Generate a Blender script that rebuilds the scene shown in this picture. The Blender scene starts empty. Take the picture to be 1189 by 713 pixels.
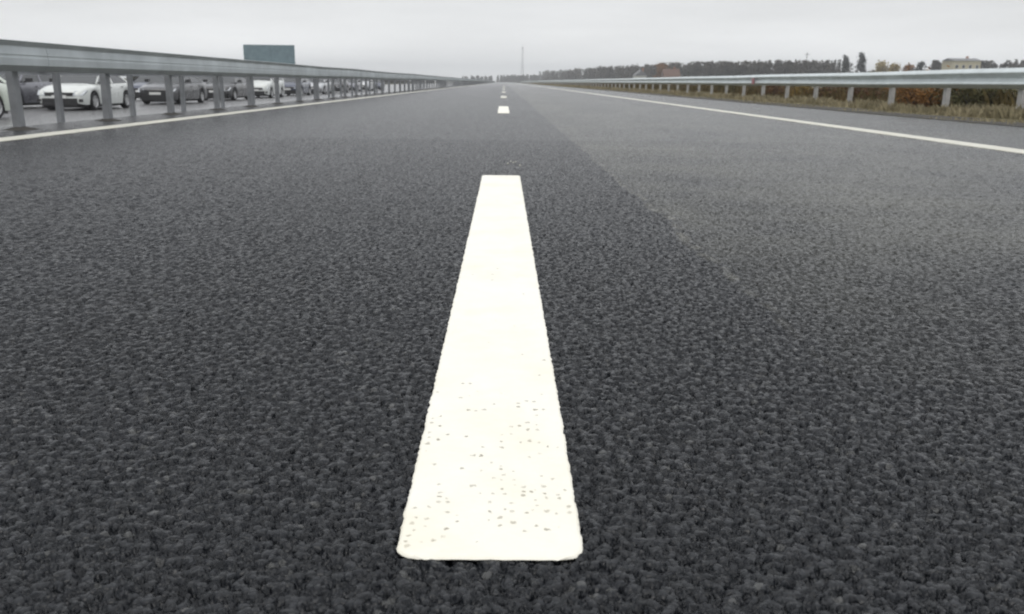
import bpy, math, random
import numpy as np
from mathutils import Vector, Matrix, Euler

random.seed(7)
RNG = np.random.default_rng(11)
S = bpy.context.scene
COL = S.collection

# ------------------------------------------------------------------ camera
CAM_H = 0.45
F_PX = 1000.0 / 1189.0              # focal length over image width
cam_d = bpy.data.cameras.new('camera')
cam_d.sensor_fit = 'HORIZONTAL'
cam_d.sensor_width = 36.0
cam_d.lens = 36.0 * F_PX
cam_d.clip_start = 0.02
cam_d.clip_end = 6000
cam_d.dof.use_dof = True
cam_d.dof.focus_distance = 1.6
cam_d.dof.aperture_fstop = 10.0
cam = bpy.data.objects.new('camera', cam_d)
COL.objects.link(cam)
pitch = math.atan(0.2615)
yaw = -math.atan(12.5 / 1000.0 * math.cos(pitch))
roll = 0.0115
R = Matrix.Rotation(yaw, 4, 'Z') @ Matrix.Rotation(math.pi / 2 - pitch, 4, 'X') @ Matrix.Rotation(roll, 4, 'Z')
cam.matrix_world = Matrix.Translation((0, 0, CAM_H)) @ R
S.camera = cam

# ------------------------------------------------------------------ light
SUN_EL, SUN_AZ = math.radians(64), math.radians(200)   # hidden by cloud, high behind the camera
w = bpy.data.worlds.new('World')
S.world = w
w.use_nodes = True
nt = w.node_tree
nt.nodes.clear()
def wn(t, **k):
    n = nt.nodes.new(t)
    for a, b in k.items():
        setattr(n, a, b)
    return n
out = wn('ShaderNodeOutputWorld')
bg = wn('ShaderNodeBackground')
bg.inputs['Strength'].default_value = 0.1
sky = wn('ShaderNodeTexSky', sky_type='NISHITA')
sky.sun_disc = False
sky.sun_elevation = SUN_EL
sky.sun_rotation = SUN_AZ
sky.dust_density = 4.0
tc = wn('ShaderNodeTexCoord')
sep = wn('ShaderNodeSeparateXYZ')
nt.links.new(tc.outputs['Generated'], sep.inputs[0])
ramp = wn('ShaderNodeValToRGB')            # overcast layer: pale low down, grey above, bright overhead
e = ramp.color_ramp.elements
e[0].position = 0.0; e[0].color = (1.14, 1.16, 1.145, 1)
e[1].position = 1.0; e[1].color = (1.60, 1.62, 1.65, 1)
for p, c in ((0.035, (1.06, 1.07, 1.07)), (0.085, (0.80, 0.81, 0.815)), (0.15, (1.0, 1.015, 1.035)), (0.30, (1.05, 1.07, 1.10)), (0.62, (0.86, 0.88, 0.92)), (0.80, (1.22, 1.24, 1.27))):
    q = e.new(p); q.color = (*c, 1)
nt.links.new(sep.outputs['Z'], ramp.inputs[0])
mp = wn('ShaderNodeMapping')
mp.inputs['Scale'].default_value = (1.0, 1.0, 7.5)
nt.links.new(tc.outputs['Generated'], mp.inputs[0])
no = wn('ShaderNodeTexNoise')
no.inputs['Scale'].default_value = 2.6
no.inputs['Detail'].default_value = 5.0
no.inputs['Roughness'].default_value = 0.5
nt.links.new(mp.outputs[0], no.inputs['Vector'])
mr = wn('ShaderNodeMapRange')
mr.inputs['From Min'].default_value = 0.3; mr.inputs['From Max'].default_value = 0.7
mr.inputs['To Min'].default_value = 8.9; mr.inputs['To Max'].default_value = 11.1
nt.links.new(no.outputs['Fac'], mr.inputs[0])
cl = wn('ShaderNodeVectorMath', operation='SCALE')
nt.links.new(ramp.outputs['Color'], cl.inputs[0])
nt.links.new(mr.outputs[0], cl.inputs['Scale'])
mix = wn('ShaderNodeMix', data_type='RGBA')
mix.inputs['Factor'].default_value = 0.94   # the cloud cover hides nearly all of the clear sky
nt.links.new(sky.outputs['Color'], mix.inputs['A'])
nt.links.new(cl.outputs[0], mix.inputs['B'])
nt.links.new(mix.outputs['Result'], bg.inputs['Color'])
nt.links.new(bg.outputs[0], out.inputs[0])

sun_d = bpy.data.lights.new('sun', 'SUN')
sun_d.energy = 0.7
sun_d.angle = math.radians(35)
sun_d.color = (1.0, 0.96, 0.90)
sun = bpy.data.objects.new('sun', sun_d)
COL.objects.link(sun)
sd = Vector((math.sin(SUN_AZ) * math.cos(SUN_EL), math.cos(SUN_AZ) * math.cos(SUN_EL), math.sin(SUN_EL)))
sun.rotation_euler = (-sd).to_track_quat('-Z', 'Y').to_euler()
sun.location = (0, 0, 40)

S.view_settings.view_transform = 'Standard'
S.view_settings.look = 'None'
S.view_settings.exposure = 0.10
S.view_settings.gamma = 1.0
S.view_settings.use_curve_mapping = False
S.render.engine = 'CYCLES'
S.cycles.filter_width = 2.0
S.cycles.use_denoising = True
S.cycles.volume_bounces = 0
S.cycles.max_bounces = 6

# ------------------------------------------------------------------ helpers
def tag(o, label=None, cat=None, group=None, kind=None):
    if label: o['label'] = label
    if cat: o['category'] = cat
    if group: o['group'] = group
    if kind: o['kind'] = kind
    return o

def link(name, me, mat=None, parent=None, loc=(0, 0, 0)):
    o = bpy.data.objects.new(name, me)
    COL.objects.link(o)
    if mat is not None and me is not None and not me.materials:
        me.materials.append(mat)
    o.location = loc
    if parent is not None: o.parent = parent
    return o

def empty(name, loc=(0, 0, 0), rz=0):
    o = bpy.data.objects.new(name, None)
    COL.objects.link(o)
    o.empty_display_size = 0.2
    o.location = loc
    o.rotation_euler = (0, 0, rz)
    return o

class MB:
    """collects vertices and faces for one mesh"""
    def __init__(s): s.v = []; s.f = []; s.m = []
    def add(s, vs, fs, mi=0):
        b = len(s.v)
        s.v += [tuple(x) for x in vs]
        s.f += [tuple(b + i for i in f) for f in fs]
        s.m += [mi] * len(fs)
    def box(s, x0, x1, y0, y1, z0, z1, mi=0, M=None):
        vs = [(x, y, z) for z in (z0, z1) for y in (y0, y1) for x in (x0, x1)]
        if M is not None: vs = [M @ Vector(p) for p in vs]
        s.add(vs, [(0, 2, 3, 1), (4, 5, 7, 6), (0, 1, 5, 4), (2, 6, 7, 3), (0, 4, 6, 2), (1, 3, 7, 5)], mi)
    def tube(s, a, b, ra, rb, n=6, mi=0):
        a, b = Vector(a), Vector(b)
        d = (b - a).normalized()
        u = d.orthogonal().normalized(); v = d.cross(u)
        vs = []
        for p, r in ((a, ra), (b, rb)):
            for k in range(n):
                t = 2 * math.pi * k / n
                vs.append(p + (u * math.cos(t) + v * math.sin(t)) * r)
        fs = [(k, (k + 1) % n, n + (k + 1) % n, n + k) for k in range(n)]
        fs += [tuple(range(n - 1, -1, -1)), tuple(range(n, 2 * n))]
        s.add(vs, fs, mi)
    def extrude(s, prof, y0, y1, dx=0, dz=(0, 0), mi=0, sx=1):
        n = len(prof)
        vs = [(p[0] * sx + dx, y, p[1] + z) for y, z in ((y0, dz[0]), (y1, dz[1])) for p in prof]
        fs = [(k, (k + 1) % n, n + (k + 1) % n, n + k) for k in range(n)]
        for k in range(n // 2 - 1):
            fs += [(n - 1 - k, n - 2 - k, k + 1, k), (n + k, n + k + 1, 2 * n - 2 - k, 2 * n - 1 - k)]
        s.add(vs, fs, mi)
    def lathe(s, prof, n=24, mi=0):        # axis = x, profile (x, r)
        m = len(prof)
        vs = []
        for k in range(n):
            t = 2 * math.pi * k / n
            for x, r in prof: vs.append((x, r * math.cos(t), r * math.sin(t)))
        fs = []
        for k in range(n):
            k2 = (k + 1) % n
            for j in range(m - 1):
                fs.append((k * m + j, k2 * m + j, k2 * m + j + 1, k * m + j + 1))
        s.add(vs, fs, mi)
    def mesh(s, name, smooth=False):
        me = bpy.data.meshes.new(name)
        me.from_pydata(s.v, [], s.f)
        if any(s.m): me.polygons.foreach_set('material_index', s.m)
        if smooth: me.polygons.foreach_set('use_smooth', [True] * len(me.polygons))
        me.update()
        return me
    def build(s, name, mat, parent=None, loc=(0, 0, 0), smooth=False):
        return link(name, s.mesh(name, smooth), mat, parent, loc)

def grid_mesh(name, xs, ys, zf):
    """structured sheet: xs, ys 1-D arrays, zf(X, Y) heights"""
    X, Y = np.meshgrid(xs, ys)
    Z = zf(X, Y)
    co = np.stack([X, Y, Z], -1).reshape(-1, 3).astype(np.float32)
    nx, ny = len(xs), len(ys)
    i = np.arange(nx * ny).reshape(ny, nx)
    q = np.stack([i[:-1, :-1], i[:-1, 1:], i[1:, 1:], i[1:, :-1]], -1).reshape(-1, 4).astype(np.int32)
    me = bpy.data.meshes.new(name)
    me.vertices.add(len(co)); me.vertices.foreach_set('co', co.ravel())
    me.loops.add(q.size); me.loops.foreach_set('vertex_index', q.ravel())
    me.polygons.add(len(q)); me.polygons.foreach_set('loop_start', np.arange(0, q.size, 4, dtype=np.int32))
    me.polygons.foreach_set('use_smooth', np.ones(len(q), dtype=bool))
    me.update(calc_edges=True)
    return me

# ------------------------------------------------------------------ materials
def new_mat(name):
    m = bpy.data.materials.new(name)
    m.use_nodes = True
    t = m.node_tree
    return m, t, t.nodes['Principled BSDF']

class NT:
    def __init__(s, t): s.t = t
    def n(s, typ, inp=None, **k):
        x = s.t.nodes.new(typ)
        for a, b in k.items(): setattr(x, a, b)
        for a, b in (inp or {}).items():
            if hasattr(b, 'is_output'): s.t.links.new(b, x.inputs[a])
            else: x.inputs[a].default_value = b
        return x
    def math(s, op, a, b=None, c=None, clamp=False):
        x = s.t.nodes.new('ShaderNodeMath'); x.operation = op; x.use_clamp = clamp
        for i, v in enumerate((a, b, c)):
            if v is None: continue
            if hasattr(v, 'is_output'): s.t.links.new(v, x.inputs[i])
            else: x.inputs[i].default_value = v
        return x.outputs[0]
    def ramp(s, fac, stops):
        x = s.t.nodes.new('ShaderNodeValToRGB')
        e = x.color_ramp.elements
        e[0].position, e[0].color = stops[0][0], (*stops[0][1], 1)
        e[1].position, e[1].color = stops[-1][0], (*stops[-1][1], 1)
        for p, c in stops[1:-1]:
            q = e.new(p); q.color = (*c, 1)
        s.t.links.new(fac, x.inputs[0])
        return x.outputs['Color']
    def mixc(s, fac, a, b, mode='MIX'):
        x = s.t.nodes.new('ShaderNodeMix'); x.data_type = 'RGBA'; x.blend_type = mode
        for k, v in (('Factor', fac), ('A', a), ('B', b)):
            if hasattr(v, 'is_output'): s.t.links.new(v, x.inputs[k])
            elif k == 'Factor': x.inputs[k].default_value = v
            else: x.inputs[k].default_value = (*v, 1)
        return x.outputs['Result']
    def noise(s, vec, scale, detail=3, rough=0.55):
        x = s.n('ShaderNodeTexNoise', {'Scale': scale, 'Detail': detail, 'Roughness': rough})
        if vec is not None: s.t.links.new(vec, x.inputs['Vector'])
        return x.outputs['Fac']
    def rng(s, v, a, b, c=0.0, d=1.0):
        x = s.n('ShaderNodeMapRange', {'From Min': a, 'From Max': b, 'To Min': c, 'To Max': d})
        s.t.links.new(v, x.inputs['Value'])
        return x.outputs[0]
    def L(s, a, b): s.t.links.new(a, b)

def asphalt(name, dark, light, disp=True, lanes=True):
    m, t, b = new_mat(name)
    N = NT(t)
    co = N.n('ShaderNodeTexCoord').outputs['Object']
    flat = N.n('ShaderNodeVectorMath', {0: co, 1: (1, 1, 0)}, operation='MULTIPLY').outputs[0]
    wob = N.n('ShaderNodeTexNoise', {'Scale': 60.0, 'Detail': 2.0, 'Vector': flat}).outputs['Color']
    wv = N.n('ShaderNodeVectorMath', {0: wob, 1: (0.012, 0.012, 0)}, operation='MULTIPLY').outputs[0]
    p = N.n('ShaderNodeVectorMath', {0: flat, 1: wv}, operation='ADD').outputs[0]
    v1 = N.n('ShaderNodeTexVoronoi', {'Scale': 122.0, 'Randomness': 1.0, 'Vector': p}, voronoi_dimensions='2D')
    v2 = N.n('ShaderNodeTexVoronoi', {'Scale': 260.0, 'Randomness': 1.0, 'Vector': p}, voronoi_dimensions='2D')
    cell = N.n('ShaderNodeSeparateColor', {0: v1.outputs['Color']})
    # height: domed stones of uneven height with voids between them
    dome = N.math('SUBTRACT', 1.0, N.math('POWER', N.math('MULTIPLY', v1.outputs['Distance'], 1.25, clamp=True), 3.5))
    stone = N.math('MULTIPLY', dome, N.math('MULTIPLY_ADD', cell.outputs[0], 0.30, 0.70))
    small = N.math('MULTIPLY', N.math('SUBTRACT', 1.0, v2.outputs['Distance']), 0.08)
    void = N.rng(N.noise(flat, 74.0, 2, 0.55), 0.36, 0.52, 0.0, 1.25)
    h = N.math('ADD', N.math('ADD', stone, small), void)
    # colour
    c = N.mixc(cell.outputs[1], dark, light)
    c = N.mixc(N.rng(N.noise(flat, 420.0, 2), 0.3, 0.7, 0.0, 0.35), c, tuple(x * 1.5 for x in light))
    pale = N.math('GREATER_THAN', cell.outputs[2], 0.988)
    c = N.mixc(N.math('MULTIPLY', pale, 0.45), c, (0.11, 0.11, 0.105))
    mot = N.noise(flat, 1.1, 4, 0.6)
    c = N.mixc(1.0, c, N.ramp(mot, [(0.25, (0.80, 0.80, 0.80)), (0.75, (1.22, 1.22, 1.22))]), 'MULTIPLY')
    if lanes:
        sx = N.n('ShaderNodeSeparateXYZ', {0: co})
        # paving joint right of the centre line; the strip beyond it is older and paler
        edge = N.math('ADD', sx.outputs[0], N.math('MULTIPLY_ADD', N.noise(flat, 2.2, 4), 0.14, -0.07))
        right = N.rng(edge, 0.545, 0.60)
        old = N.math('MULTIPLY', right, N.rng(N.noise(flat, 0.9, 5, 0.65), 0.34, 0.62, 0.12, 1.0))
        old = N.math('MULTIPLY', old, N.rng(sx.outputs[0], 0.6, 3.8, 1.0, 0.55))
        reach = N.math('ADD', sx.outputs[1], N.math('MULTIPLY_ADD', N.noise(flat, 1.7, 4), 1.6, -0.8))
        old = N.math('MULTIPLY', old, N.rng(reach, 1.3, 3.0, 0.0, 1.0))
        c = N.mixc(N.math('MULTIPLY', old, 0.50), c, (0.150, 0.149, 0.122))
        seam = N.math('SUBTRACT', 1.0, N.rng(N.math('ABSOLUTE', N.math('SUBTRACT', edge, 0.56)), 0.003, 0.020))
        seam = N.math('MULTIPLY', seam, N.rng(N.noise(flat, 9.0, 3), 0.4, 0.6))
        c = N.mixc(N.math('MULTIPLY', N.math('MULTIPLY', seam, N.rng(reach, 1.3, 2.6, 0.08, 1.0)), 0.55), c, (0.20, 0.195, 0.165))
        # faint tyre tracks running along the lane
        st = N.n('ShaderNodeVectorMath', {0: co, 1: (1.0, 0.03, 0.0)}, operation='MULTIPLY').outputs[0]
        c = N.mixc(1.0, c, N.ramp(N.noise(st, 2.3, 3, 0.5), [(0.3, (0.86, 0.86, 0.87)), (0.7, (1.14, 1.14, 1.14))]), 'MULTIPLY')
    N.L(c, b.inputs['Base Color'])
    N.L(N.rng(cell.outputs[1], 0, 1, 0.17, 0.31), b.inputs['Roughness'])
    b.inputs['Specular IOR Level'].default_value = 0.33
    if disp:
        d = N.n('ShaderNodeDisplacement', {'Midlevel': 2.33, 'Scale': 0.0047})
        N.L(h, d.inputs['Height'])
        N.L(d.outputs[0], t.nodes['Material Output'].inputs['Displacement'])
        m.displacement_method = 'BOTH'
    else:
        bp = N.n('ShaderNodeBump', {'Strength': 0.8, 'Distance': 0.003})
        N.L(h, bp.inputs['Height']); N.L(bp.outputs[0], b.inputs['Normal'])
    return m

def paint_mat(name, worn):
    m, t, b = new_mat(name)
    N = NT(t)
    co = N.n('ShaderNodeTexCoord').outputs['Object']
    c = N.mixc(N.noise(co, 14.0, 4), (0.765, 0.745, 0.655), (0.815, 0.80, 0.735))
    sx = N.n('ShaderNodeSeparateXYZ', {0: co})
    v = N.n('ShaderNodeTexVoronoi', {'Scale': 84.0, 'Vector': N.n('ShaderNodeVectorMath', {0: co, 1: (1, 1, 0)}, operation='MULTIPLY').outputs[0]}, voronoi_dimensions='2D')
    vc = N.n('ShaderNodeSeparateColor', {0: v.outputs['Color']})
    rad = N.math('MULTIPLY_ADD', vc.outputs[1], 0.20, 0.035)
    if worn == 'dash':      # chipped pits gather near the start of the dash
        keep = N.math('MULTIPLY', N.rng(sx.outputs[1], 0.55, 0.10, 0.0, 1.0), N.rng(sx.outputs[1], -0.02, 0.05, 0.0, 1.0))
        keep = N.math('MULTIPLY', keep, N.rng(N.noise(co, 9.0, 2), 0.38, 0.58, 0.04, 0.55))
        keep = N.math('ADD', keep, 0.010)
    else:
        keep = 0.05
    on = N.math('LESS_THAN', vc.outputs[0], keep)
    nz = N.math('MULTIPLY_ADD', N.noise(co, 230.0, 3, 0.7), 1.1, -0.55)
    hit = N.rng(N.math('SUBTRACT', N.math('ADD', v.outputs['Distance'], nz), rad), 0.05, -0.05)
    spot = N.math('MULTIPLY', N.math('MULTIPLY', on, hit), N.math('MULTIPLY_ADD', vc.outputs[2], 0.6, 0.45), clamp=True)
    c = N.mixc(N.math('MULTIPLY', spot, 0.9), c, (0.16, 0.14, 0.105))
    dirt = N.rng(N.noise(co, 5.0, 5, 0.65), 0.46, 0.75, 0.0, 0.30)
    c = N.mixc(dirt, c, (0.66, 0.58, 0.37))
    if worn == 'dash':      # yellowed towards the near end
        c = N.mixc(N.math('MULTIPLY', N.rng(sx.outputs[1], 1.1, 0.0, 0.0, 0.42), N.rng(N.noise(co, 11.0, 4, 0.6), 0.3, 0.65)), c, (0.74, 0.69, 0.54))
    if worn != 'dash':
        c = N.mixc(1.0, c, (0.72, 0.72, 0.70), 'MULTIPLY')
        wv = N.rng(N.noise(co, 3.0, 5, 0.7), 0.50, 0.75, 0.0, 0.5)
        c = N.mixc(wv, c, (0.30, 0.30, 0.29))
    N.L(c, b.inputs['Base Color'])
    b.inputs['Roughness'].default_value = 0.55
    hh = N.math('SUBTRACT', N.math('MULTIPLY_ADD', N.noise(co, 120.0, 3), 0.5, N.math('MULTIPLY', N.noise(co, 30.0, 2), 0.8)), N.math('MULTIPLY', spot, 1.2))
    bp = N.n('ShaderNodeBump', {'Strength': 0.5, 'Distance': 0.003})
    N.L(hh, bp.inputs['Height']); N.L(bp.outputs[0], b.inputs['Normal'])
    return m

def simple(name, col, rough=0.6, metal=0.0, var=0.25, scale=6.0, bump=0.0, spec=0.5, col2=None, coat=0.0):
    m, t, b = new_mat(name)
    N = NT(t)
    co = N.n('ShaderNodeTexCoord').outputs['Object']
    c2 = col2 or tuple(x * (1 - var) for x in col)
    f = N.noise(co, scale, 5, 0.62)
    N.L(N.mixc(N.rng(f, 0.3, 0.7), c2, col), b.inputs['Base Color'])
    N.L(N.rng(f, 0.3, 0.7, min(1, rough * 1.15), rough * 0.88), b.inputs['Roughness'])
    b.inputs['Metallic'].default_value = metal
    b.inputs['Specular IOR Level'].default_value = spec
    b.inputs['Coat Weight'].default_value = coat
    if bump:
        bp = N.n('ShaderNodeBump', {'Strength': 0.6, 'Distance': bump})
        N.L(N.noise(co, scale * 4, 4), bp.inputs['Height']); N.L(bp.outputs[0], b.inputs['Normal'])
    return m

def leafy(name, a, bcol, scale=1.3):
    """foliage and twigs: each clump has its own tone"""
    m, t, b = new_mat(name)
    N = NT(t)
    co = N.n('ShaderNodeTexCoord').outputs['Object']
    f = N.noise(co, scale, 4, 0.65)
    g = N.noise(co, scale * 9, 2)
    c = N.mixc(N.rng(f, 0.35, 0.65), a, bcol)
    c = N.mixc(1.0, c, N.ramp(g, [(0.3, (0.65, 0.65, 0.65)), (0.7, (1.35, 1.35, 1.35))]), 'MULTIPLY')
    N.L(c, b.inputs['Base Color'])
    b.inputs['Roughness'].default_value = 0.85
    b.inputs['Specular IOR Level'].default_value = 0.15
    return m

M = {}
M['road'] = asphalt('asphalt_worn', (0.0020, 0.0025, 0.0034), (0.0075, 0.0088, 0.0112))
M['lot'] = asphalt('asphalt_side', (0.065, 0.065, 0.065), (0.13, 0.13, 0.13), disp=False, lanes=False)
M['dash'] = paint_mat('road_paint_fresh', 'dash')
M['line'] = paint_mat('road_paint_worn', 'line')
M['zinc'] = simple('galvanised_steel', (0.52, 0.56, 0.57), 0.55, 0.35, 0.22, 2.5, 0.0015)
M['zinc_post'] = simple('galvanised_post', (0.27, 0.28, 0.29), 0.6, 0.2, 0.3, 7.0, 0.0015)
M['zinc_pale'] = simple('galvanised_steel_pale', (0.62, 0.67, 0.67), 0.45, 0.4, 0.2, 2.5, 0.0015)
M['post_pale'] = simple('post_pale', (0.50, 0.49, 0.47), 0.65, 0.1, 0.3, 7.0, 0.0015)
M['base_dark'] = simple('post_base_dark', (0.05, 0.045, 0.038), 0.95, 0, 0.5, 20, 0.02)
M['verge'] = simple('verge_earth', (0.055, 0.050, 0.040), 0.95, 0, 0.5, 5, 0.02)
M['reflector'] = simple('red_reflector', (0.30, 0.075, 0.095), 0.3, 0, 0.1, 30)
M['tyre'] = simple('tyre_rubber', (0.022, 0.022, 0.023), 0.85, 0, 0.3, 30, 0.002)
M['rim'] = simple('alloy_rim', (0.50, 0.50, 0.50), 0.4, 0.5, 0.15, 20)
M['glass'] = simple('car_glass', (0.02, 0.024, 0.026), 0.06, 0, 0.2, 3, spec=0.7)
M['trim'] = simple('black_plastic', (0.02, 0.02, 0.021), 0.6, 0, 0.3, 15)
M['lamp'] = simple('headlamp_glass', (0.60, 0.63, 0.66), 0.12, 0.2, 0.4, 14, coat=0.6)
M['taillamp'] = simple('tail_lamp_red', (0.30, 0.02, 0.02), 0.2, 0, 0.3, 14, coat=0.5)
M['plate'] = simple('plate_white', (0.70, 0.70, 0.68), 0.5, 0, 0.1, 10)
M['grass'] = leafy('dry_grass', (0.33, 0.285, 0.185), (0.21, 0.185, 0.11), 1.2)
M['scrub'] = leafy('dead_scrub', (0.125, 0.090, 0.038), (0.056, 0.048, 0.020), 0.7)
M['shrub_rust'] = leafy('rusty_leaves', (0.25, 0.125, 0.042), (0.14, 0.075, 0.030), 2.0)
M['shrub_red'] = leafy('red_brown_leaves', (0.115, 0.058, 0.030), (0.065, 0.040, 0.022), 2.0)
M['shrub_ochre'] = leafy('ochre_leaves', (0.20, 0.135, 0.035), (0.12, 0.085, 0.028), 2.0)
M['shrub_olive'] = leafy('olive_leaves', (0.085, 0.080, 0.035), (0.050, 0.050, 0.025), 2.0)
M['bark'] = simple('bark', (0.07, 0.06, 0.05), 0.9, 0, 0.4, 8, 0.02)
M['wood_mass'] = leafy('bare_wood', (0.092, 0.080, 0.064), (0.056, 0.055, 0.042), 0.05)
M['tree_dark'] = leafy('dark_crown', (0.055, 0.058, 0.050), (0.036, 0.042, 0.034), 0.4)
M['tree_yellow'] = leafy('yellow_crown', (0.34, 0.26, 0.09), (0.22, 0.17, 0.07), 0.4)
M['tree_orange'] = leafy('orange_crown', (0.25, 0.125, 0.05), (0.16, 0.095, 0.045), 0.4)
M['field'] = leafy('field_grass', (0.11, 0.10, 0.055), (0.075, 0.072, 0.040), 0.12)
M['plaster_white'] = simple('plaster_white', (0.62, 0.62, 0.58), 0.8, 0, 0.15, 0.8)
M['plaster_yellow'] = simple('plaster_yellow', (0.46, 0.42, 0.29), 0.8, 0, 0.15, 0.8)
M['brick'] = simple('brick_red', (0.36, 0.17, 0.10), 0.85, 0, 0.25, 2)
M['roof'] = simple('roof_tile', (0.12, 0.065, 0.045), 0.8, 0, 0.3, 2)
M['roof_grey'] = simple('roof_sheet', (0.16, 0.16, 0.165), 0.6, 0, 0.3, 2)
M['sign'] = simple('sign_blue_grey', (0.20, 0.28, 0.31), 0.55, 0.1, 0.28, 1.6)
M['steel'] = simple('mast_steel', (0.14, 0.15, 0.155), 0.6, 0.3, 0.2, 1)
def car_paint(name, c, metal=0.0):
    return simple(name, c, 0.28, metal, 0.08, 1.5, coat=0.5)

# ------------------------------------------------------------------ ground
LOT_Z = -0.71
def terrain_z(X, Y):
    z = np.full_like(X, -0.03)
    right = np.interp(X, [6.1, 8.6, 10.5, 13.5, 20, 34, 60], [0.0, -0.06, -0.45, -0.55, -0.25, -0.12, -0.15])
    left = np.interp(X, [-60, -34, -32, -12.5, -6.2, -4.6], [LOT_Z - .05, LOT_Z - .06, LOT_Z - .06, LOT_Z - .05, -0.30, -0.05])
    z = np.where(X > 6.1, right, np.where(X < -4.6, left, -0.05))
    bumps = 0.02 * np.sin(X * 2.1 + Y * 0.7) * np.sin(Y * 1.3 - X * 0.4)
    return z + np.where(X > 6.2, bumps, 0)
gx = np.concatenate([-np.geomspace(2500, 60, 18), np.linspace(-58, -13, 16), np.linspace(-12.5, -4.6, 12), [-3, 0, 3, 5.9],
                     np.linspace(6.12, 14, 44), np.linspace(14.5, 60, 40), np.geomspace(64, 2500, 18)])
gy = np.concatenate([-np.geomspace(400, 12, 8), np.linspace(-10, 60, 150), np.geomspace(61, 2500, 60)])
g = link('ground', grid_mesh('ground', gx, gy, terrain_z), M['field'])
tag(g, 'dull dry grassland stretching out to the horizon', 'ground', kind='structure')

# the road: one sheet, its grid denser where the stones are close enough to see
RL, RR = -4.55, 6.20
def graded(lim, d0, flat, k):
    r = [0.0]
    while r[-1] < lim:
        r.append(r[-1] + max(d0, (r[-1] - flat) * k + d0))
    r = np.array(r); r = r * lim / r[-1]
    return r
pl = graded(-RL, 0.0030, 0.55, 0.0062); pr = graded(RR, 0.0030, 0.55, 0.0062)
rx = np.concatenate([-pl[::-1], pr[1:]])
ry = [0.52]
while ry[-1] < 900:
    ry.append(ry[-1] + (0.0042 * ry[-1] if ry[-1] < 7 else 0.012 * ry[-1] if ry[-1] < 14 else 0.06 * ry[-1]))
ry = np.concatenate([[-40, -20, -10, -5, -2.5, -1.2, -0.5, 0, 0.2, 0.35, 0.45], ry])
def road_z(X, Y):
    lip = np.where((X < RL + 0.01) | (X > RR - 0.01), -0.05, 0.0)
    return lip
road = link('road', grid_mesh('road', rx, ry, road_z), M['road'])
tag(road, 'dark coarse asphalt carriageway running straight to the horizon', 'road', kind='structure')

# paved ground on the far side of the left barrier, falling to the lower carriageway
lx = np.array([-33.0, -26, -19, -12.5, -10, -8, -6.2, -5.4, -4.58])
lz = np.array([LOT_Z, LOT_Z, LOT_Z, LOT_Z, -0.56, -0.42, -0.24, -0.12, -0.03])
ly = np.concatenate([np.linspace(-10, 120, 40), np.geomspace(130, 900, 12)])
lot = link('opposite_carriageway', grid_mesh('opposite_carriageway', lx, ly, lambda X, Y: np.interp(X, lx, lz)), M['lot'])
tag(lot, 'grey paved ground beyond the left barrier where the cars stand', 'road', kind='structure')

vx = np.linspace(6.11, 7.6, 10)
vg = link('verge', grid_mesh('verge', vx, np.concatenate([np.linspace(-8, 60, 160), np.geomspace(61, 900, 40)]),
          lambda X, Y: terrain_z(X, Y) + 0.012 * np.sin(np.pi * (X - 6.11) / 1.49) + 0.004 + np.where(X > 7.55, -0.06 , 0)), M['verge'])
tag(vg, 'dark earth strip between the asphalt edge and the right guardrail', 'verge', kind='structure')

# ------------------------------------------------------------------ road markings
def rough_slab(name, x0, x1, y0, y1, mat, step, amp, corner, top=0.0045, loc_y=0.0, soft=0.004):
    """thermoplastic strip: uneven edge, rounded corners, 4 mm thick"""
    ys = [y0, y0 + .0025, y0 + .005, y0 + .008]
    while ys[-1] < y1 - 1e-6: ys.append(min(y1, ys[-1] + step * max(1.0, ys[-1] / 2.0)))
    def wob():
        a = 0; r = []
        for _ in ys:
            a = a * 0.35 + random.gauss(0, amp); r.append(a)
        return r
    wl, wr = wob(), wob()
    FR = [-1, -.975, -.95, -.92, -.88, -.7, -.45, -.2, 0, .2, .45, .7, .88, .92, .95, .975, 1]; nx_ = len(FR)
    low = -0.0012
    mb = MB()
    vs = []
    for i, y in enumerate(ys):
        ins = 0
        for d in (y - y0, y1 - y):
            if d < corner: ins = max(ins, corner - math.sqrt(max(0, corner ** 2 - (corner - d) ** 2)))
        a, b = x0 + wl[i] + ins, x1 + wr[i] - ins
        hw = (b - a) / 2
        for k in range(nx_):
            f = FR[k] * hw if FR[k] <= 0 else FR[k] * hw
            x = (a + b) / 2 + f
            dd = min(hw - abs(f), max(0, y - y0), max(0, y1 - y))
            q = max(0.0, min(1.0, dd / soft)); q = q * (2 - q)
            jag = random.gauss(0, amp * 0.9) if i in (0, len(ys) - 1) else 0
            vs.append((x, y + jag - loc_y, low + (top - low) * q))
    n = nx_
    fs = []
    for i in range(len(ys) - 1):
        for k in range(n - 1):
            fs.append((i * n + k, i * n + k + 1, (i + 1) * n + k + 1, (i + 1) * n + k))
    mb.add(vs, fs)
    me = mb.mesh(name, True)
    return link(name, me, mat, None, (0, loc_y, 0))

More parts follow.
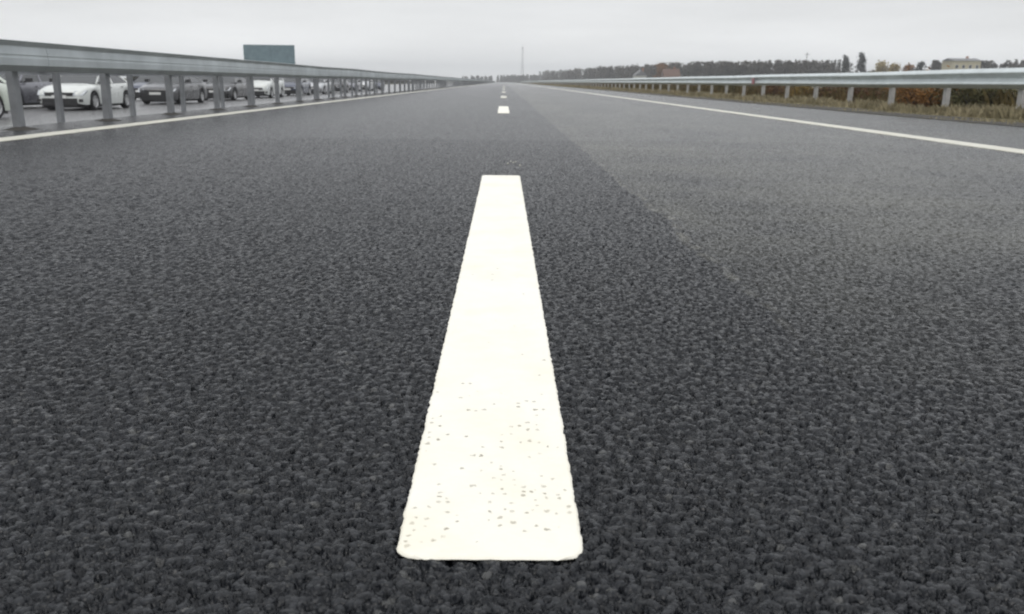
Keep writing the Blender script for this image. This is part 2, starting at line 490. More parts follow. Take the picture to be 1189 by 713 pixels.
DASH_W = 0.178
d0 = rough_slab('lane_marking', -0.103, 0.084, 0.750, 4.30, M['dash'], 0.006, 0.0006, 0.024, top=0.0014, loc_y=0.750)
tag(d0, 'thick white dash of paint on the asphalt in front, chipped at its near end', 'road marking', 'white dashes of the centre line', 'structure')
ords = ['second', 'third', 'fourth', 'fifth', 'sixth', 'seventh', 'eighth', 'ninth']
for i in range(8):
    ys_ = 13.0 + 12.3 * i
    d = rough_slab('lane_marking', -DASH_W / 2, DASH_W / 2, ys_, ys_ + 3.6, M['dash' if i == 0 else 'line'], 0.02, 0.001, 0.02, top=0.006, loc_y=ys_)
    tag(d, f'small white centre line dash up the road, {ords[i]} from the near one', 'road marking', 'white dashes of the centre line', 'structure')
e1 = rough_slab('edge_line', -3.74, -3.56, -2, 700, M['line'], 0.02, 0.002, 0.01, top=0.006)
tag(e1, 'long white edge line along the left barrier', 'road marking', kind='structure')
e2 = rough_slab('edge_line', 3.66, 3.86, -2, 700, M['line'], 0.02, 0.002, 0.01, top=0.006)
tag(e2, 'long white edge line along the right shoulder', 'road marking', kind='structure')
mb = MB()     # drips of paint beyond the dash
for _ in range(6):
    x, y = random.gauss(0.02, 0.045), random.uniform(4.75, 5.3)
    r = random.uniform(0.003, 0.008)
    ring = [(x + r * random.uniform(.6, 1.4) * math.cos(t * 1.0472), y + 1.8 * r * random.uniform(.6, 1.4) * math.sin(t * 1.0472), 0.0035) for t in range(6)]
    mb.add(ring + [(a, b, -0.003) for a, b, _z in ring], [tuple(range(6))] + [(k, k + 6, (k + 1) % 6 + 6, (k + 1) % 6) for k in range(6)])
tag(mb.build('paint_drips', M['line']), 'few pale paint drips on asphalt just past the near dash', 'road marking', kind='structure')

# ------------------------------------------------------------------ guardrails
def ring(profile, t=0.004):
    """close a thin open profile by offsetting it backwards"""
    back = [(x - t, z) for x, z in profile]
    return profile + back[::-1]
def wbeam(z0, z1, d=0.088):
    H = z1 - z0
    p = [(0.0, 0.0), (0.012, 0.0), (0.020, 0.02), (d * .90, 0.17), (d, 0.205), (d, 0.25), (d * .92, 0.285), (0.025, 0.44), (0.014, 0.5)]
    p = p + [(x, 1 - z) for x, z in p[:-1][::-1]]
    return [(x, z0 + z * H) for x, z in p]
def boxbeam(z0, z1):
    H = z1 - z0
    p = [(0.0, 0.06), (0.0, 0.0), (0.030, 0.0), (0.088, 0.20), (0.090, 0.44), (0.085, 0.47), (0.085, 0.52), (0.088, 0.55), (0.078, 0.80), (0.080, 0.83), (0.116, 0.985), (0.108, 1.0), (0.0, 1.0), (0.0, 0.95)]
    return [(x, z0 + z * H) for x, z in p]

def post_mesh(hgt, wx, wy, below):
    mb = MB(); t = 0.006
    mb.box(-wx / 2, wx / 2, -wy / 2, -wy / 2 + t, -below, hgt)       # web facing traffic
    mb.box(-wx / 2, -wx / 2 + t, -wy / 2 + t, wy / 2, -below, hgt)
    mb.box(wx / 2 - t, wx / 2, -wy / 2 + t, wy / 2, -below, hgt)
    return mb.mesh('post')
def base_cone_mesh(z, r):  # low dark irregular cone around the foot of a post
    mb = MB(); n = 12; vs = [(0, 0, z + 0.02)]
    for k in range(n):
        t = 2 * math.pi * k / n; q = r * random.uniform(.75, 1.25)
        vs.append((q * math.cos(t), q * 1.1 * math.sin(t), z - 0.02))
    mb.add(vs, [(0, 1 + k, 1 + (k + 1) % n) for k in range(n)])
    return mb.mesh('base_cone', True)

def guardrail(label, X, side, prof, zb, mat, pmat, y_first, step, y_end, zpost, gz, post_w, group, panel=4.0):
    """side=+1: the beam faces +x (towards the road)"""
    root = empty('guardrail', (X, 0, 0))
    tag(root, label, 'guardrail', group)
    pr_ = ring(prof)
    if side < 0: pr_ = pr_[::-1]
    mb = MB(); y = -4.0; k = 0; zp = 0.0
    while y < y_end:
        L = panel if y < 160 else panel * 6
        zn = random.gauss(0, 0.004)
        mb.extrude(pr_, y, y + L + 0.14, dx=side * (0.002 * (k % 2)), dz=(zp, zn), sx=side)
        if y < 70:          # splice bolts and the washer plates at post height
            for dy in (0.03, 0.11):
                for f in (0.24, 0.62):
                    zz = prof[0][1] * 0 + zb[0] + (zb[1] - zb[0]) * f + zp
                    xx = side * (np.interp(f, [0, .12, .36, .64, .88, 1], [0.05, .055, .05, .05, .055, .05]) + 0.02)
                    mb.tube((xx, y + dy, zz), (xx + side * 0.018, y + dy, zz), 0.011, 0.010, 6)
        y += L; k += 1; zp = zn
    beam = mb.build('beam', mat, root)
    ys = []
    y = y_first
    while y < y_end: ys.append(y); y += step
    pm = post_mesh(zpost, post_w[0], post_w[1], 0.6); fm = [base_cone_mesh(gz, 0.16) for _ in range(4)]
    pm.materials.append(pmat)
    for f in fm: f.materials.append(M['base_dark'])
    sp = MB(); sp.box(-0.05, 0.05, -0.045, 0.045, zb[0] + 0.05, zb[1] - 0.05); sm = sp.mesh('spacer_block'); sm.materials.append(mat)
    px = -side * (post_w[0] / 2 + 0.062)
    for i, y in enumerate(ys[:100]):
        p = link('post', pm, None, root, (px + random.gauss(0, 0.006), y + random.gauss(0, 0.02), 0))
        p.rotation_euler = (random.gauss(0, 0.010), random.gauss(0, 0.012), random.gauss(0, 0.03))
        if i < 34:
            link('spacer_block', sm, None, p, (side * (post_w[0] / 2 + 0.012), 0, 0))
            link('base_cone', random.choice(fm), None, p, (0, 0, 0))
    rest = MB()
    for y in ys[100:]:
        rest.box(px - post_w[0] / 2, px + post_w[0] / 2, y - post_w[1] / 2, y + post_w[1] / 2, -0.3, zpost)
    if rest.v: tag(rest.build('post', pmat, root), kind='stuff')
    return root

gl = guardrail('grey steel guardrail on the left, running closest to the white edge line', -4.14, +1, boxbeam(0.485, 0.735), (0.485, 0.735), M['zinc'], M['zinc_post'],
               5.9, 1.79, 420, 0.70, 0.012, (0.06, 0.10), 'guardrails along the road')
gr2 = guardrail('grey steel guardrail set behind the first one beside the parked cars', -5.02, -1, wbeam(0.46, 0.72), (0.46, 0.72), M['zinc_post'], M['zinc_post'],
                4.2, 1.90, 420, 0.66, -0.09, (0.05, 0.08), 'guardrails along the road')
grr = guardrail('pale corrugated steel guardrail on the right before the dry scrub', 8.30, -1, wbeam(0.425, 0.755), (0.425, 0.755), M['zinc_pale'], M['post_pale'],
                11.95, 2.38, 420, 0.70, -0.05, (0.08, 0.125), 'guardrails along the road')
mb = MB(); mb.box(-0.115, -0.10, -0.13, 0.13, 0.47, 0.65)
mb.box(-0.10, -0.02, -0.03, 0.03, 0.50, 0.56)
tag(mb.build('reflector_panel', M['reflector'], grr, (0, 29.2, 0)), 'dull red reflector panel')

# ------------------------------------------------------------------ cars
def loft(mb, rows, closed_ends=True):
    n = len(rows[0]); b = []
    vs = [p for r in rows for p in r]
    fs = []
    for i in range(len(rows) - 1):
        for k in range(n - 1):
            fs.append((i * n + k, i * n + k + 1, (i + 1) * n + k + 1, (i + 1) * n + k))
    if closed_ends:
        fs += [tuple(range(n - 1, -1, -1)), tuple(range((len(rows) - 1) * n, len(rows) * n))]
    mb.add(vs, fs)

WR, WF, WB = 0.315, 0.86, 3.50       # wheel radius, front and rear axle from the nose
LEN, HW = 4.45, 0.88
def make_car(style='saloon'):
    """nose at y=0, tail at y=LEN, ground z=0"""
    root = empty('parked_car')
    ys = np.unique(np.round(np.concatenate([np.linspace(0, 0.35, 9), np.linspace(0.35, 4.1, 92), np.linspace(4.1, LEN, 9)]), 4))
    if style == 'van': hz = ([0, .05, .25, .9, 1.15, 4.2, LEN], [.55, .72, .86, 1.02, 1.06, 1.08, 1.0])
    elif style == 'hatch': hz = ([0, .04, .2, .6, 1.15, 3.9, 4.3, LEN], [.50, .64, .75, .86, .93, .98, .96, .78])
    else: hz = ([0, .04, .2, .6, 1.15, 3.3, 3.9, 4.35, LEN], [.48, .62, .72, .82, .90, .95, .97, .93, .74])
    mb = MB(); rows = []
    for y in ys:
        wd = HW * np.interp(y, [0, .03, .12, .35, .8, 3.7, 4.2, 4.4, LEN], [.70, .80, .89, .955, 1, 1, .96, .90, .82])
        top = np.interp(y, *hz)
        zb = np.interp(y, [0, .06, .3, 4.15, 4.4, LEN], [.27, .22, .20, .20, .24, .30])
        for c in (WF, WB):
            d = abs(y - c); r = WR + 0.055
            if d < r: zb = max(zb, WR + math.sqrt(r * r - d * d))
        zb = min(zb, top - 0.10)
        mid = zb + (top - zb) * 0.45
        half = [(wd * .965, zb), (wd * 1.0, zb + (top - zb) * .25), (wd * 1.0, mid), (wd * .985, zb + (top - zb) * .72), (wd * .955, top - .035), (wd * .90, top - .005)]
        half += [(wd * .55, top + .025), (0, top + .035)]
        r = [(x, y, z) for x, z in half] + [(-x, y, z) for x, z in half[-2::-1]]
        rows.append(r)
    loft(mb, rows, True)
    body = mb.build('body', None, root, smooth=True)
    ub = MB(); ub.box(-HW * .80, HW * .80, 0.18, LEN - 0.18, 0.11, 0.60); ub.build('underbody', M['trim'], root)
    # cabin
    if style == 'van': ct = ([1.0, 1.75, 4.15, 4.40], [1.05, 1.62, 1.66, 1.05]); top = 1.66
    elif style == 'hatch': ct = ([1.05, 1.95, 3.6, 4.32], [.93, 1.44, 1.46, .97]); top = 1.46
    else: ct = ([1.10, 1.98, 3.15, 3.95], [.91, 1.41, 1.42, .97]); top = 1.42
    (a, b_, c_, d_), _ = ct
    za, zd = ct[1][0], ct[1][3]
    wb, wt = HW * .90, HW * .66
    gl_ = MB()
    gl_.add([(-wb, a, za), (wb, a, za), (wt, b_, top - .05), (-wt, b_, top - .05)], [(0, 1, 2, 3)])
    gl_.build('windscreen', M['glass'], root)
    gl_ = MB()
    gl_.add([(-wb, d_, zd), (wb, d_, zd), (wt, c_, top - .05), (-wt, c_, top - .05)], [(3, 2, 1, 0)])
    gl_.build('rear_window', M['glass'], root)
    for s in (1, -1):
        q = MB()
        q.add([(s * wb, a, za), (s * wb, d_, zd), (s * wt, c_, top - .05), (s * wt, b_, top - .05)], [(0, 1, 2, 3) if s > 0 else (3, 2, 1, 0)])
        q.build('side_window', M['glass'], root)
        pq = MB()     # pillars proud of the glass
        def P(u, v):
            lo = (a + (d_ - a) * u, za + (zd - za) * u); hi = (b_ + (c_ - b_) * u, top - .05)
            return Vector((s * (wb + (wt - wb) * v + 0.012), lo[0] + (hi[0] - lo[0]) * v, lo[1] + (hi[1] - lo[1]) * v))
        for u0, u1 in ((0, .05), (.46, .50), (.93, 1.0)):
            pts = [P(u0, 0), P(u1, 0), P(u1, 1), P(u0, 1)]
            inn = [p - Vector((s * .03, 0, 0)) for p in pts]
            pq.add(pts + inn, [(0, 1, 2, 3), (7, 6, 5, 4), (0, 4, 5, 1), (1, 5, 6, 2), (2, 6, 7, 3), (3, 7, 4, 0)])
        pq.build('pillar', None, root)
    rf = MB(); rws = []
    for y in np.linspace(b_ - .03, c_ + .05, 10):
        u = (y - b_) / (c_ - b_); hh = top + 0.035 * math.sin(max(0, min(1, u)) * math.pi)
        rws.append([(wt + .02, y, top - .065), (wt * .93, y, top - .012), (wt * .5, y, hh), (0, y, hh + .012), (-wt * .5, y, hh), (-wt * .93, y, top - .012), (-wt - .02, y, top - .065)])
    loft(rf, rws, True); rf.build('roof', None, root, smooth=True)
    # front and rear trim
    hi = .60 if style == 'sedan' else .42
    q = MB(); q.box(-.50, .50, -.018, .03, .50, .62); q.build('grille', M['trim'], root)
    q = MB(); q.box(-.62, .62, -.020, .05, .17, hi); q.box(-.80, -.66, .02, .06, .30, .40); q.box(.66, .80, .02, .06, .30, .40); q.build('intake_shade', M['trim'], root)  # intake enlarged over the lower bumper, its black standing in for shade
    q = MB(); q.box(-.26, .26, -.028, -.019, .42, .53); q.build('number_plate', M['plate'], root)
    for s in (1, -1):
        q = MB(); vs = [(s * .49, -.035, .52), (s * .79, .055, .53), (s * .865, .31, .70), (s * .52, .035, .665)]
        off = Vector((s * -.01, .10, -.01))
        vs2 = [tuple(Vector(v) + off) for v in vs]
        q.add(vs + vs2, [(0, 1, 2, 3), (4, 7, 6, 5), (0, 4, 5, 1), (1, 5, 6, 2), (2, 6, 7, 3), (3, 7, 4, 0)])
        q.build('headlight', M['lamp'], root)
        q = MB(); q.box(s * .56 - .15, s * .56 + .15, LEN - .06, LEN + .012, .64, .80); q.build('taillight', M['taillamp'], root)
        q = MB()
        q.box(-.10, .10, -.07, .07, .96, 1.09); q.box(-.16 if s > 0 else .10, -.10 if s > 0 else .16, -.02, .02, .95, .99)
        q.build('mirror', M['trim'], root, (s * (HW + .07), 1.55, 0))
        q = MB(); q.box(s * (HW + .002) - .006, s * (HW + .002) + .006, 2.08, 2.22, .77, .80); q.box(s * (HW + .002) - .006, s * (HW + .002) + .006, 3.05, 3.19, .79, .82)
        q.build('door_handle', M['trim'], root)
        for yc in (WF, WB):
            wx = s * (HW - .115)
            t = MB(); t.lathe([(-.09, WR * .62), (-.105, WR * .80), (-.10, WR * .95), (-.075, WR), (.075, WR), (.10, WR * .95), (.105, WR * .80), (.09, WR * .62), (-.09, WR * .62)], 28)
            wh = t.build('wheel', M['tyre'], root, (wx, yc, WR), True)
            r_ = MB(); r_.lathe([(s * .03, .02), (s * .03, WR * .60), (s * .098, WR * .66), (s * .085, WR * .60), (s * .05, WR * .55)], 28)
            for k in range(5):
                Mx = Matrix.Rotation(2 * math.pi * k / 5, 4, 'X')
                r_.box(s * .06 - .018, s * .06 + .018, -.035, .035, .02, WR * .60, 0, Mx)
            r_.tube((s * .03, 0, 0), (s * .085, 0, 0), .055, .05, 12)
            r_.build('rim', M['rim'], wh)
    return root
def kids(o): return [c for c in bpy.data.objects if c.parent == o]
def copy_tree(o, parent=None):
    c = o.copy(); COL.objects.link(c); c.parent = parent
    for ch in kids(o): copy_tree(ch, c)
    return c
protos = {s: make_car(s) for s in ('saloon', 'hatch', 'van', 'sedan')}
used = set()
def paint_car(root, mat):
    for c in kids(root):
        if c.name.split('.')[0] in ('body', 'pillar', 'roof'):
            c.data = PAINTED.setdefault((c.data.name, mat.name), None) or c.data.copy()
            c.data.materials.clear(); c.data.materials.append(mat)
PAINTED = {}
PAINT = {'charcoal': car_paint('paint_charcoal', (0.055, 0.056, 0.060), .2), 'white': car_paint('paint_white', (0.62, 0.64, 0.615)), 'cream': car_paint('paint_pale_green', (0.60, 0.65, 0.56)),
         'grey': car_paint('paint_grey', (0.15, 0.15, 0.175), .3), 'black': car_paint('paint_black', (0.022, 0.022, 0.024)),
         'silver': car_paint('paint_silver', (0.50, 0.51, 0.52), .4), 'blue': car_paint('paint_dark_blue', (0.03, 0.04, 0.075), .2)}
#  z distance along the camera's depth is close to y/cos; numbers are nose positions
CARS = [  # x centre, nose y, style, paint, label, turned
    (-15.0, 21.4, 'hatch', 'cream', 'pale greenish hatchback nearest the camera, cut off by the left edge of the photo'),
    (-18.4, 31.3, 'hatch', 'grey', 'dark grey hatchback half hidden between the pale hatchback and the white saloon'),
    (-15.62, 31.3, 'saloon', 'white', 'white saloon facing the camera behind the first two left guardrail posts'),
    (-15.62, 39.9, 'sedan', 'charcoal', 'charcoal saloon with dark lower front, next behind the white saloon'),
    (-18.9, 37.6, 'hatch', 'black', 'black hatchback in the far row, seen in the gap between the white and charcoal saloons'),
    (-18.9, 46.4, 'saloon', 'blue', 'dark blue saloon in the far row, behind the charcoal saloon with dark lower front'),
    (-18.9, 55.0, 'sedan', 'grey', 'grey saloon in the far row, just behind the white van'),
    (-15.62, 48.0, 'saloon', 'black', 'black saloon queued behind the charcoal saloon'),
    (-15.62, 55.8, 'van', 'white', 'white van standing directly behind the black saloon'),
    (-15.62, 64.2, 'hatch', 'blue', 'dark blue hatchback standing behind the white van'),
    (-15.62, 72.4, 'sedan', 'silver', 'silver saloon further down the row, behind the dark blue hatchback'),
    (-15.62, 80.6, 'hatch', 'black', 'black hatchback far down the row of parked cars'),
    (-15.62, 89.0, 'saloon', 'grey', 'grey saloon far down the row, behind the black hatchback'),
    (-15.62, 97.5, 'van', 'silver', 'silver van far down the row, between the grey saloon and the last car'),
    (-15.62, 106.5, 'saloon', 'blue', 'dark blue saloon, the last and farthest of the parked cars'),
]
for x, y, st, pc, lab in CARS:
    root = protos[st] if st not in used else copy_tree(protos[st])
    used.add(st)
    root.location = (x, y, LOT_Z)
    root.rotation_euler = (0, 0, random.gauss(0, 0.012))
    tag(root, lab, 'car', 'cars parked beyond the left guardrail')
    root['paint'] = pc
for o in [o for o in bpy.data.objects if 'paint' in o.keys()]:
    pc = o['paint']; del o['paint']
    paint_car(o, PAINT[pc])

# ------------------------------------------------------------------ sign beyond the left barrier
sg = empty('road_sign', (-29.5, 113, LOT_Z))
tag(sg, 'large blank blue-grey road sign board standing above the left guardrail', 'road sign')
q = MB(); q.box(-3.2, 3.2, -.03, .03, 2.80, 5.30); q.build('sign_panel', M['sign'], sg)
q = MB()
for z in np.linspace(2.93, 5.18, 7): q.box(-3.2, 3.2, -.075, -.031, z - .03, z + .03)
q.build('stiffener_rails', M['sign'], sg)
for x in (-2.2, 0, 2.2):
    q = MB(); q.box(x - .07, x + .07, .033, .19, -.3, 5.1); q.build('sign_post', M['zinc_pale'], sg)

# ------------------------------------------------------------------ vegetation helpers
def leaf_cloud(n, fn, size, rng=RNG, flat=0.5):
    """n small quads; fn(n) gives centres"""
    c = fn(n)
    n = len(c)
    d = rng.normal(size=(n, 3)); d /= np.linalg.norm(d, axis=1, keepdims=True)
    u = np.cross(d, rng.normal(size=(n, 3))); u /= np.linalg.norm(u, axis=1, keepdims=True)
    s = size * rng.uniform(.5, 1.5, (n, 1))
    a, b = d * s, u * s * flat
    co = np.stack([c - a, c + b, c + a, c - b], 1).reshape(-1, 3)
    return co
def quads_mesh(name, co):
    n = len(co) // 4
    me = bpy.data.meshes.new(name)
    me.vertices.add(len(co)); me.vertices.foreach_set('co', co.astype(np.float32).ravel())
    me.loops.add(len(co)); me.loops.foreach_set('vertex_index', np.arange(len(co), dtype=np.int32))
    me.polygons.add(n); me.polygons.foreach_set('loop_start', np.arange(0, len(co), 4, dtype=np.int32))
    me.update(calc_edges=True)
    return me
def blades(n, xr, yr, hfun, zf, width, lean=0.5, rng=RNG):
    x = rng.uniform(*xr, n); y = yr(n)
    z = zf(x, y); h = hfun(x, y, n) * rng.uniform(.4, 1.2, n)
    a = rng.uniform(0, 6.283, n); l = h * lean * rng.uniform(0, 1, n); th = rng.uniform(0, 6.283, n)
    wv = width(y)
    bx, by = np.cos(th) * wv, np.sin(th) * wv
    tx, ty = x + np.cos(a) * l, y + np.sin(a) * l
    mx, my = x + np.cos(a) * l * .35, y + np.sin(a) * l * .35
    co = np.stack([np.stack([x - bx, y - by, z - .02], -1), np.stack([x + bx, y + by, z - .02], -1),
                   np.stack([tx + bx * .2, ty + by * .2, z + h], -1), np.stack([mx - bx * .9, my - by * .9, z + h * .6], -1)], 1)
    return co.reshape(-1, 3)

# dry grass on the verge along the right rail and the dead scrub behind it
yexp = lambda a, b: (lambda n: a * (b / a) ** RNG.uniform(0, 1, n))
lin = lambda a, b: (lambda n: RNG.uniform(a, b, n))
tz = terrain_z
wfun = lambda y: 0.004 + 0.0005 * np.abs(y)
co = [blades(9000, (6.3, 8.1), yexp(9, 220), lambda x, y, n: 0.035 + 0.02 * np.sin(y * 1.7) , tz, wfun, 0.9),
      blades(42000, (7.9, 9.6), yexp(9, 260), lambda x, y, n: 0.16 + 0.08 * np.sin(y * 0.9 + x) * np.sin(y * 2.3), tz, wfun, 0.7)]
go = link('dry_grass', quads_mesh('dry_grass', np.concatenate(co)), M['grass'])
tag(go, 'pale dry grass along the feet of the right guardrail posts', 'grass', kind='stuff')
def scrub_h(x, y, n):
    return np.clip(0.52 + 0.25 * np.sin(y * 0.53 + 1.0) * np.sin(x * 0.8 + y * .21) + 0.15 * np.sin(y * 1.7 + x), .2, .72)
co = [blades(90000, (9.4, 24), yexp(11, 400), scrub_h, tz, lambda y: 0.008 + 0.0008 * np.abs(y), 0.6)]
so = link('dead_undergrowth', quads_mesh('dead_undergrowth', np.concatenate(co)), M['scrub'])
tag(so, 'dark brown dead undergrowth behind the right guardrail', 'undergrowth', kind='stuff')

# a few shrubs with colour of their own among it
def shrub(loc, r, h, mat, label):
    root = empty('shrub', loc)
    tag(root, label, 'shrub', 'autumn shrubs behind the right guardrail')
    mb = MB()
    tips = []
    for k in range(11):
        a = random.uniform(0, 6.28); q = random.uniform(.25, .8) * r
        tip = Vector((q * math.cos(a), q * math.sin(a), h * random.uniform(.55, .95)))
        midp = tip * 0.5 + Vector((0, 0, .08 * h))
        mb.tube((0, 0, -.1), midp, .018, .012, 5); mb.tube(midp, tip, .012, .004, 5)
        tips.append(tip); tips.append(midp)
    mb.build('stems', M['bark'], root)
    tp = np.array([tuple(t) for t in tips])
    def fn(n):
        c = tp[RNG.integers(0, len(tp), n)] + RNG.normal(size=(n, 3)) * np.array([r * .22, r * .22, h * .15])
        c[:, 2] = np.abs(c[:, 2])
        return c
    link('foliage', quads_mesh('foliage', leaf_cloud(1500, fn, 0.035)), mat, root)
def at(px, depth_y, z=None):
    """ground position on the line of sight of a photo column at distance y"""
    d = R.to_3x3() @ Vector(((px - 594.5) / 1000, 0.26 , -1))
    x = d.x / d.y * depth_y
    return (x, depth_y, float(tz(np.array([x]), np.array([depth_y]))[0]) if z is None else z)
SHR = [(1072, 19.5, .75, .80, 'shrub_rust', 'bright rust-orange shrub low behind the right guardrail, in the second gap from the right edge'),
       (1008, 25, .9, .95, 'shrub_red', 'red-brown shrub behind the right guardrail, left of the rust-orange one'),
       (962, 29, .8, .9, 'shrub_red', 'dark red shrub between the ochre shrub and the red-brown one'),
       (926, 32, .7, .9, 'shrub_ochre', 'ochre yellow shrub behind the right guardrail, left of the dark red one'),
       (896, 35, .9, 1.0, 'shrub_red', 'wide red-brown shrub just right of the red reflector panel'),
       (1135, 17.6, .9, .80, 'shrub_olive', 'dark olive shrub in the rightmost gap between guardrail posts'),
       (845, 42, .9, 1.0, 'shrub_olive', 'olive shrub left of the red reflector panel on the guardrail')]
for px, y, r, h, mt, lab in SHR: shrub(at(px, y), r, h, M[mt], lab)

# ------------------------------------------------------------------ far woods, trees, houses
def wood(name, label, line, heights, depth, n, size, mat, base=-0.2, dense=False):
    """a far wood that reads as one mass: trunks and twig clumps along a line of (x, y)"""
    P = np.array(line, float); H = np.array(heights, float)
    seg = np.r_[0, np.cumsum(np.linalg.norm(np.diff(P, axis=0), axis=1))]
    nt_ = max(16, int(seg[-1] / 2.0))
    mb = MB(); cs = []
    ang = P[:, 0] / P[:, 1]
    an = RNG.uniform(ang[0], ang[-1], nt_ * 3) if dense else None      # as many trees per degree all along
    nt_ = nt_ * 3 if dense else nt_
    u = np.interp(an, ang, seg) if dense else RNG.uniform(0, seg[-1], nt_)
    for q in u:
        x = np.interp(q, seg, P[:, 0]) + RNG.uniform(-depth, depth); y = np.interp(q, seg, P[:, 1]) + RNG.uniform(-depth, depth)
        hh = np.interp(q, seg, H) * RNG.uniform(.80, 1.04)
        mb.tube((x, y, base), (x + RNG.normal() * .2, y, hh * .8), .16, .05, 5)
        k = int(n / nt_)
        t = RNG.uniform(0.0, 1, k)
        rad = hh * .26 * np.sqrt(np.clip(1.05 - t, 0.03, 1)) * RNG.uniform(.6, 1.25)
        a = RNG.uniform(0, 6.283, k); rr = rad * np.sqrt(RNG.uniform(0, 1, k))
        cs.append(np.stack([x + np.cos(a) * rr, y + np.sin(a) * rr, base + hh * (.06 + .94 * t)], -1))
    c = np.concatenate(cs)
    co = leaf_cloud(len(c), lambda n_: c, size)
    o = link(name, quads_mesh(name, co), mat)
    # trunks joined to the same mass
    tm = np.array(mb.v); 
    bm_co = []
    for f in mb.f:
        if len(f) == 4: bm_co.append(tm[list(f)])
    o.data = quads_mesh(name, np.concatenate([co, np.concatenate(bm_co)])); o.data.materials.append(mat)
    tag(o, label, 'woodland', kind='stuff')
    return o
wood('distant_wood', 'long dark bare wood on the horizon behind the right guardrail', [(34, 760), (54, 520), (76, 355), (92, 330), (121, 330)], [9.5, 9.3, 9.0, 8.8, 9.6], 6, 60000, .5, M['wood_mass'], dense=True)
wood('distant_wood', 'low purple-brown wood at the right edge behind the guardrail', [(155, 318), (205, 315), (255, 310)], [9.6, 10.2, 10.2], 6, 52000, .5, M['wood_mass'], dense=True)
wood('distant_hedge', 'low dark bushes between the wood and the slender trees', [(118, 326), (166, 330)], [6.0, 6.4], 4, 9000, .45, M['wood_mass'], dense=True)
wood('distant_wood', 'faint grey trees where the road meets the sky', [(-38, 900), (8, 960), (34, 900)], [5.5, 7.5, 8.0], 8, 9000, .8, M['wood_mass'])
wood('distant_hedge', 'long low hedge far beyond the parked cars', [(-30, 420), (-46, 260), (-62, 150), (-66, 90), (-62, 45)], [3.4, 3.0, 2.7, 2.4, 2.3], 2, 22000, .35, M['wood_mass'], -0.8)

def tree(loc, h, r, mat, label, columnar=False, leaves=900, size=.4):
    root = empty('tree', loc)
    tag(root, label, 'tree', 'single trees beyond the right guardrail')
    mb = MB(); mb.tube((0, 0, -.3), (0, 0, h * .45), .22, .14, 8); mb.tube((0, 0, h * .45), (.1, 0, h * .9), .14, .03, 8)
    tips = [Vector((.1, 0, h * .9))]
    for k in range(14):
        t = random.uniform(.25, .85); a = random.uniform(0, 6.28); q = r * random.uniform(.5, 1) * (1.1 - t * .7)
        b = Vector((q * math.cos(a), q * math.sin(a), h * t + q * (1.4 if columnar else .6)))
        mb.tube((0, 0, h * t), b, .06, .02, 5); tips.append(b); tips.append((b + Vector((0, 0, h * t))) * .55)
    mb.build('trunk', M['bark'], root)
    tp = np.array([tuple(t) for t in tips])
    fn = lambda n: tp[RNG.integers(0, len(tp), n)] + RNG.normal(size=(n, 3)) * np.array([r * .24, r * .24, h * .06])
    link('crown', quads_mesh('crown', leaf_cloud(leaves, fn, size)), mat, root)
tree(at(979, 318, -.2), 10.6, 1.5, M['tree_dark'], 'slender dark tree, left one of the tall pair on the right horizon', True)
tree(at(998, 318, -.2), 11.4, 1.7, M['tree_dark'], 'slender dark tree, right and taller one of the pair on the horizon', True)
tree(at(1022, 300, -.2), 8.8, 2.6, M['tree_yellow'], 'pale yellow tree just right of the tall slender pair')
tree(at(1037, 300, -.2), 8.2, 2.2, M['tree_yellow'], 'smaller yellow tree beside the pale yellow one')
tree(at(1052, 305, -.2), 7.6, 2.2, M['tree_orange'], 'small orange tree right of the two yellow trees')
tree(at(768, 320, -.2), 7.2, 2.4, M['tree_orange'], 'orange tree beside the brick house in front of the dark wood')
tree(at(1068, 300, -.2), 9.0, 2.4, M['tree_dark'], 'bushy dark tree between the yellow trees and the yellowish house')

def house(loc, w_, d_, h_, rh, wall, roof, label, gable_x=True, rows=1, cols=3):
    root = empty('house', loc)
    tag(root, label, 'house')
    q = MB(); q.box(-w_ / 2, w_ / 2, 0, d_, -.5, h_)
    q.build('wall', wall, root)
    r_ = MB(); o = .35
    if gable_x:
        vs = [(-w_ / 2 - o, -o, h_ + .01), (w_ / 2 + o, -o, h_ + .01), (w_ / 2 + o, d_ / 2, h_ + rh), (-w_ / 2 - o, d_ / 2, h_ + rh), (-w_ / 2 - o, d_ + o, h_ + .01), (w_ / 2 + o, d_ + o, h_ + .01)]
        fs = [(0, 1, 2, 3), (3, 2, 5, 4), (0, 3, 4), (1, 5, 2), (0, 4, 5, 1)]
    else:
        vs = [(-w_ / 2 - o, -o, h_ + .01), (-w_ / 2 - o, d_ + o, h_ + .01), (0, -o, h_ + rh), (0, d_ + o, h_ + rh), (w_ / 2 + o, -o, h_ + .01), (w_ / 2 + o, d_ + o, h_ + .01)]
        fs = [(0, 2, 3, 1), (2, 4, 5, 3), (0, 4, 2), (1, 3, 5), (0, 1, 5, 4)]
    r_.add(vs, fs); rf = r_.build('roof', roof, root)
    c = MB(); c.box(w_ * .2, w_ * .2 + .6, d_ * .55, d_ * .55 + .6, h_ + rh * .4, h_ + rh + .7); c.build('chimney', M['brick'], rf)
    for rr in range(rows):
        for k in range(cols):
            x = -w_ / 2 + w_ * (k + .5) / cols; z = 1.0 + rr * 2.8
            f = MB(); f.box(x - .55, x + .55, -.05, .04, z, z + 1.3); fo = f.build('window', M['plate'], root)
            p = MB(); p.box(x - .47, x + .47, -.06, -.052, z + .08, z + 1.22); p.build('pane', M['glass'], fo)
house(at(744, 340, -.2), 4.2, 6, 3.4, 2.2, M['plaster_white'], M['roof_grey'], 'small white house in front of the dark wood', False, 1, 2)
house(at(780, 310, -.2), 5.2, 6, 3.0, 2.6, M['brick'], M['roof'], 'brick house with reddish brown roof in front of the wood', True, 1, 3)
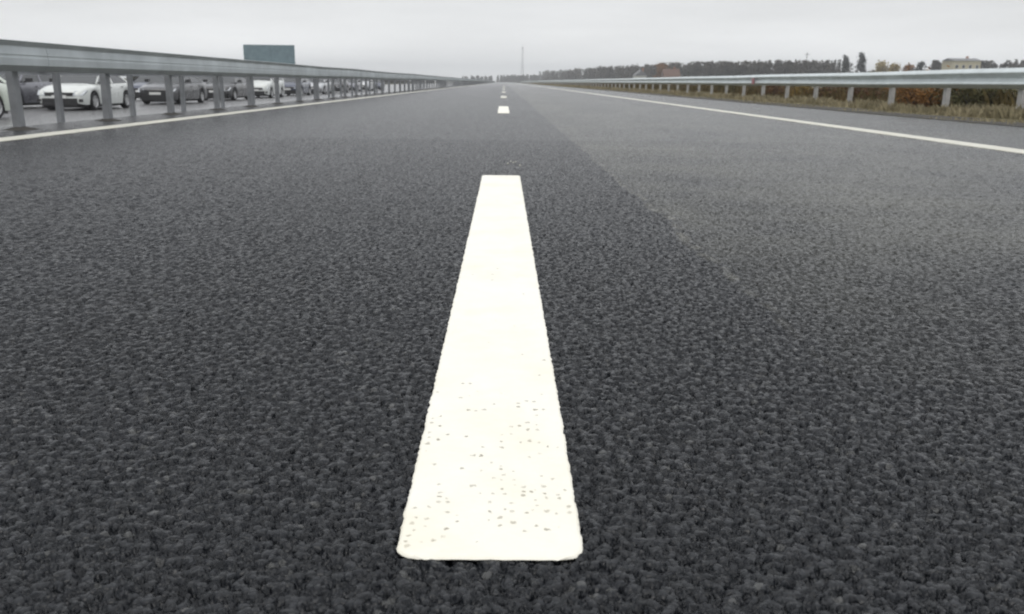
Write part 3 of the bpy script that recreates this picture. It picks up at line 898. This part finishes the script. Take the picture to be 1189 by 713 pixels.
house(at(1120, 300, -.2), 9.2, 8, 9.2, 0.9, M['plaster_yellow'], M['roof_grey'], 'three storey yellowish house with a low roof on the right horizon', True, 3, 4)

# lattice mast at the end of the road and a pole over the wood
ms = empty('mast', (13.2, 640, -.2)); tag(ms, 'tall thin lattice mast standing where the road meets the horizon', 'mast')
q = MB(); HM = 25.0
for sx in (-1, 1):
    for sy in (-1, 1): q.tube((sx * .9, sy * .9, -.3), (sx * .25, sy * .25, HM), .11, .07, 5)
for k in range(16):
    z0, z1 = HM * k / 16, HM * (k + 1) / 16
    a0, a1 = .9 - .65 * k / 16, .9 - .65 * (k + 1) / 16
    for s in (-1, 1):
        q.tube((-a0, s * a0, z0), (a1, s * a1, z1), .05, .05, 4); q.tube((s * a0, a0, z0), (s * a1, -a1, z1), .05, .05, 4)
q.build('lattice', M['steel'], ms)
q = MB(); q.tube((0, 0, HM - .2), (0, 0, HM + 3), .06, .03, 6); q.box(-.9, .9, -.06, .06, HM - 1.2, HM - 1.0); q.build('antenna', M['steel'], ms)
pl_ = empty('utility_pole', at(934, 330, -.2)); tag(pl_, 'thin wooden utility pole rising above the wood', 'utility pole')
q = MB(); q.tube((0, 0, -.5), (0, 0, 12.4), .18, .11, 8); q.build('pole', M['bark'], pl_)
q = MB(); q.box(-.9, .9, -.06, .06, 11.5, 11.65); q.build('crossarm', M['bark'], pl_)

# ------------------------------------------------------------------ air
hz_ = MB(); hz_.box(-2600, 2600, -500, 2600, -2.2, 45)
hm = bpy.data.materials.new('haze'); hm.use_nodes = True
ht = hm.node_tree; ht.nodes.clear()
ho = ht.nodes.new('ShaderNodeOutputMaterial'); pv = ht.nodes.new('ShaderNodeVolumePrincipled')
pv.inputs['Color'].default_value = (0.92, 0.94, 0.96, 1)
pv.inputs['Density'].default_value = 0.0006
pv.inputs['Anisotropy'].default_value = 0.2
ht.links.new(pv.outputs[0], ho.inputs['Volume'])
hobj = hz_.build('haze', hm)
tag(hobj, 'thin grey haze over the whole place', 'haze', kind='stuff')
